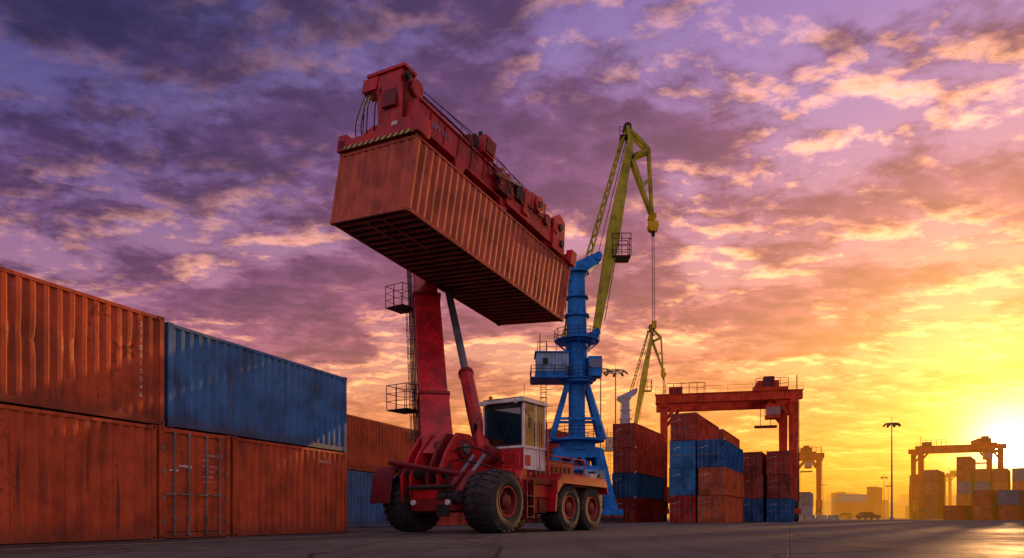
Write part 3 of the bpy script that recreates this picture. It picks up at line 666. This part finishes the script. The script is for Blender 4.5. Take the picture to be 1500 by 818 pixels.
    A, Bq, Cq, Dq = Vector((4.9, 0, 38.5)), Vector((7.0, 0, 36.3)), Vector((7.35, 0, 29.8)), Vector((5.3, 0, 35.6))
    for sy in (-.35, .35):
        q = Vector((0, sy, 0))
        b.beam(j2+q*.3, A+q, .25, .3, CYEL); b.beam(A+q, Bq+q, .22, .3, CYEL); b.beam(Bq+q, Cq+q*.6, .22, .26, CYEL); b.beam(Dq+q, Cq+q*.6, .3, .42, CYEL, .2, .25)
        b.beam(Dq+q, Bq+q, .25, .35, CYEL); b.beam(Dq+q, A+q, .3, .4, CYEL); b.beam(A+q, (4.0, sy, 36.2), .15, .2, CYEL); b.beam((6.4, sy, 33.0), (7.15, sy, 33.5), .1, .12, CYEL)
    b.cyl(A-Vector((0, .5, 0)), A+Vector((0, .5, 0)), .38, DARK, n=16); b.cyl(Dq-Vector((0, .5, 0)), Dq+Vector((0, .5, 0)), .3, DARK, n=16)
    b.box(4.2, 5.0, -.5, .5, 37.6, 37.68, DARK); b.rail([(4.1, -.5, 37.6), (4.9, -.5, 37.6)], .8, DARK, .03, 1, .8)
    b.cyl(Cq-Vector((0, .4, 0)), Cq+Vector((0, .4, 0)), .38, YEL, n=16); b.box(7.0, 7.85, -.3, .3, 28.5, 29.4, YEL); b.cyl((7.45, -.35, 28.9), (7.45, .35, 28.9), .52, YEL, n=18)
    b.box(7.3, 7.6, -.15, .15, 28.0, 28.5, DARK)
    for y_ in (-.12, .12): b.cyl((7.45+y_, y_, 28.1), (7.5+y_, y_, 19.6), .035, DARK, n=5); b.cyl((5.05, y_*2, 38.3), (2.0, y_, 25.9), .03, DARK, n=4)
    b.box(7.35, 7.75, -.2, .2, 19.0, 19.7, YEL); b.tube([(7.55, 0, 19.0), (7.55, 0, 18.7), (7.35, 0, 18.5), (7.45, 0, 18.3), (7.65, 0, 18.4)], .07, DARK)
    b.box(3.3, 5.1, -1.2, .6, 25.6, 25.7, DARK)
    for zz in (25.7, 26.8): b.rail([(3.3, -1.2, zz), (5.1, -1.2, zz), (5.1, .6, zz), (3.3, .6, zz)], 1.0, DARK, .04, 1, .9)
    b.ladder((2.6, -.9, 19.5), (4.1, -.9, 28), (0, 1, 0), .4, DARK, .025, .5)
    b.build('crane_structure', E_)
harbour_crane((6.33, 66.7), 0)
harbour_crane((22.8, 137.), -.1)

# ------------------------------------------------------------ gantry cranes
def gantry(o, d_, span, H, dep, m=GANT, gh=1.0):
    a = Vector((d_[0], d_[1], 0)).normalized(); ac = Vector((a.y, -a.x, 0))
    M = Matrix(((ac.x, a.x, 0, o[0]), (ac.y, a.y, 0, o[1]), (0, 0, 1, 0), (0, 0, 0, 1)))
    E_ = empty('gantry_crane', M); b = B(); T_ = H+gh
    for x_ in (0, span):
        for y_ in (0, dep):
            b.beam((x_, y_, 1.6), (x_, y_, H-.2), .75, .75, m, .95, .95)
            b.box(x_-.6, x_+.6, y_-1.5, y_+1.5, .95, 1.55, m)
            for k in (-.95, .95): b.cyl((x_-.35, y_+k, .62), (x_+.35, y_+k, .62), .6, RUB, n=20); b.cyl((x_-.37, y_+k, .62), (x_+.37, y_+k, .62), .28, YEL, n=14)
            b.box(x_-.5, x_+.5, y_-.5, y_+.5, 1.5, 2.4, DARK)
        b.box(x_-.35, x_+.35, .5, dep-.5, 1.6, 2.3, m); b.box(x_-.4, x_+.4, -.6, dep+.6, H-.5, H-.02, m)
        b.box(x_-.6, x_+.7, dep*.3, dep*.65, 2.3, 4.3, m if x_ else YEL)
        b.ladder((x_+.6, 0, 2.4), (x_+.6, 0, H), (0, 1, 0), .5, DARK, .035, .5)
    for y_ in (0.1, dep-.1):
        b.box(-1.0, span+1.0, y_-.45, y_+.45, H, T_, m); b.box(-1.1, span+1.1, y_-.55, y_+.55, T_, T_+.07, m)
        for k in range(int(span/1.8)): b.box(.4+k*1.8, .46+k*1.8, y_-.47, y_+.47, H+.05, T_-.02, DRED)
        b.beam((.4, y_, H-1.8), (1.8, y_, H), .3, .4, m); b.beam((span-.4, y_, H-1.8), (span-1.8, y_, H), .3, .4, m)
        b.rail([(-1, y_-.55, T_+.07), (span+1, y_-.55, T_+.07)], .8, m, .018, 1, 2.6)
    b.box(span-4.2, span-.6, -.4, dep+.4, T_+.1, T_+.45, m); b.box(span-3.8, span-1.4, 1.0, dep-1, T_+.45, T_+1.5, m); b.box(span-3.2, span-2, .5, 1.5, T_+.45, T_+1.9, DRED)
    b.rail([(span-4.2, -.4, T_+.5), (span-.6, -.4, T_+.5)], 1.0, DARK, .035, 2, .9)
    b.box(span-3.0, span-1.5, -.3, 1.3, H-2.2, H-.5, m); b.box(span-3.05, span-1.45, -.34, 1.0, H-1.8, H-.9, GLASS)
    b.box(span-2.7, span-2.4, .3, .6, H-.5, T_+.2, m); b.box(.6, 2.2, .3, 2.2, T_+.1, T_+1.0, DRED); b.rail([(.2, -.4, T_+.1), (4.8, -.4, T_+.1)], 1.2, m, .045, 1, .9)
    b.cyl((span+.4, 0, T_), (span+.4, 0, T_+1.8), .06, DARK, n=6); b.cyl((0, 0, T_), (0, 0, T_+2.2), .06, DARK, n=6)
    for k in (-.6, .6): b.cyl((span-2.6+k, dep*.5, T_+.1), (span-2.6+k, dep*.5, H-2.6), .04, DARK, n=5)
    b.box(span-3.9, span-1.3, dep*.5-.3, dep*.5+.3, H-2.9, H-2.6, DRED)
    b.build('gantry_structure', E_)
gantry((18.55, 83.3), (.217, .976), 14.8, 14.4, 7.)
gantry((63.5, 152.), (.38, .92), 4.5, 13.5, 7.)
gantry((91., 152.), (.35, .94), 15., 15.2, 8.)
gantry((168., 262.), (.35, .94), 16., 16.2, 8.)

# ------------------------------------------------------------ high-mast lamps
def mast(o, H, heads=8, r=.25):
    b = B(); b.cyl((0, 0, 0), (0, 0, H), r, STEEL, r*.45, n=12); b.cyl((0, 0, 0), (0, 0, .5), r*1.8, CONC, n=12)
    R_ = 1.0*H/16
    b.lathez([(R_*.9, H-.3), (R_, H-.3), (R_, H-.15), (R_*.9, H-.15), (R_*.9, H-.3)], STEEL, n=16)
    for i in range(heads):
        g = 2*math.pi*i/heads; x_, y_ = R_*math.cos(g), R_*math.sin(g)
        b.cyl((0, 0, H-.2), (x_, y_, H-.2), .05, STEEL, n=5)
        b.beam((x_, y_, H-.3), (x_*1.3, y_*1.3, H-.6), .35, .2, DARK); b.beam((x_*1.1, y_*1.1, H-.48), (x_*1.32, y_*1.32, H-.72), .3, .04, LAMP)
    b.cyl((0, 0, H), (0, 0, H+.9), .04, STEEL, n=5)
    b.build('high_mast_lamp', None, Matrix.Translation((o[0], o[1], 0)))
mast((61.2, 110.), 15.8, 8, .17); mast((16.7, 110.), 24.2, 8, .2); mast((15.6, 120.), 26.5, 6, .22)
mast((109., 200.), 12.4, 4, .15); mast((137., 300.), 15., 4, .18); mast((160., 300.), 12., 4, .15); mast((99., 255.), 18., 6, .2); mast((124., 225.), 11., 4, .15)

# ------------------------------------------------------------ sheds, trees, vehicles on the far side
def shed(o, wd, dp, h, m, yaw=0.):
    E_ = empty('warehouse', Matrix.Translation((o[0], o[1], 0)) @ Matrix.Rotation(yaw, 4, 'Z')); b = B()
    b.box(0, wd, 0, dp, 0, h, m)
    b.poly([(-.5, -.5, h), (wd+.5, -.5, h), (wd/2, -.5, h+wd*.1)], (0, dp+1, 0), STEEL)
    n_ = int(wd/7)
    for i in range(n_): b.box(2+i*7, 5.5+i*7, -.08, 0, 0, h*.6, DARK); b.box(2+i*7, 5.5+i*7, -.06, 0, h*.72, h*.85, GLASS)
    b.build('walls_and_roof', E_)
for i, (x_, y_, wd, h) in enumerate([(110, 520, 40, 7), (170, 540, 50, 9), (235, 500, 36, 12), (290, 520, 60, 8), (360, 560, 50, 14), (60, 560, 40, 7), (420, 580, 70, 9), (200, 620, 22, 20), (310, 640, 18, 22), (390, 660, 20, 22)]):
    shed((x_, y_), wd, 25, h, CONC if i % 2 else CPALE, random.uniform(-.2, .2))
b = B()
for c_ in range(150):
    cx, cy, ch = random.uniform(-60, 560), random.uniform(590, 640), random.uniform(5, 11)
    b.cyl((cx, cy, 0), (cx, cy, ch*.6), .3, DARK, .12, n=5)
    for i in range(40):
        g = random.uniform(0, 6.28); rr = random.uniform(0, ch*.45); zz = ch*.55+random.gauss(0, ch*.2); s_ = random.uniform(.5, 1.2)
        q = Vector((cx+rr*math.cos(g), cy+rr*math.sin(g), max(1, zz)))
        b.add([q+Vector([random.uniform(-s_, s_) for _ in range(3)]) for _ in range(3)], [(0, 1, 2)], LEAF)
b.build('tree_line')
def car(o, yaw, m):
    E_ = empty('parked_car', Matrix.Translation((o[0], o[1], 0)) @ Matrix.Rotation(yaw, 4, 'Z')); b = B()
    b.poly([(-2.2, -.88, .35), (-2.25, -.88, .8), (-1.9, -.88, 1.0), (1.1, -.88, 1.0), (2.05, -.88, .85), (2.2, -.88, .55), (2.15, -.88, .3)], (0, 1.76, 0), m)
    b.poly([(-1.8, -.75, 1.0), (-1.35, -.75, 1.42), (.2, -.75, 1.46), (1.0, -.75, 1.0)], (0, 1.5, 0), BLACK); b.box(-1.3, .2, -.7, .7, 1.45, 1.5, m)
    for x_ in (-1.4, 1.4):
        for y_ in (-.9, .9): b.cyl((x_, y_-.1, .33), (x_, y_+.1, .33), .33, RUB, n=18); b.cyl((x_, y_-.11, .33), (x_, y_+.11, .33), .18, STEEL, n=12)
    b.build('body', E_, bevel=.04)
car((71., 136.), .2, DARK); car((80., 165.), 2.9, YEL); car((42., 120.), 1.1, C_CRIM)
for i in range(4):
    b = B(); b.poly([(0, -.3, 0), (0, .3, 0), (0, .15, .35), (0, .1, .85), (0, -.1, .85), (0, -.15, .35)], (2.0, 0, 0), CONC); b.build('concrete_barrier', None, frame((46+i*2.3, 112+i*.7), (1, .3)))

# ------------------------------------------------------------ ground
b = B(); G = 4000
b.add([(-G, -G, 0), (G, -G, 0), (G, G, 0), (-G, G, 0)], [(0, 1, 2, 3)], ASPH); g_ = b.build('ground')
def strip(p, q, wd, z=.004):
    p = Vector((*p, 0)); q = Vector((*q, 0)); n_ = (q-p).normalized().cross(Vector((0, 0, 1)))*wd/2
    b = B(); zz = Vector((0, 0, z)); b.add([p-n_+zz, p+n_+zz, q+n_+zz, q-n_+zz], [(0, 1, 2, 3)], LINE); b.build('painted_line')
strip((-10.2, 10.), (-2.9, 28.), .14); strip((4., 40.), (40., 120.), .15); strip((12., 38.), (48., 118.), .15)

# ------------------------------------------------------------ evening haze (absorbing volume, own emission stands in for scattered sunlight)
HM = bpy.data.materials.new('evening_haze'); HM.use_nodes = True; t = NT(HM.node_tree); t.n.clear()
dn = .0030
ab = t.node('ShaderNodeVolumeAbsorption'); ab.inputs['Color'].default_value = (0, 0, 0, 1); ab.inputs['Density'].default_value = dn
em = t.node('ShaderNodeEmission'); em.inputs[0].default_value = (1.0, .37, .025, 1); em.inputs[1].default_value = dn*1.1
ad = t.node('ShaderNodeAddShader'); t.put(ad.inputs[0], ab.outputs[0]); t.put(ad.inputs[1], em.outputs[0])
oo = t.node('ShaderNodeOutputMaterial'); t.put(oo.inputs['Volume'], ad.outputs[0])
b = B(); b.box(-900, 1300, 100, 1500, -1, 26, HM); b.build('haze_layer')
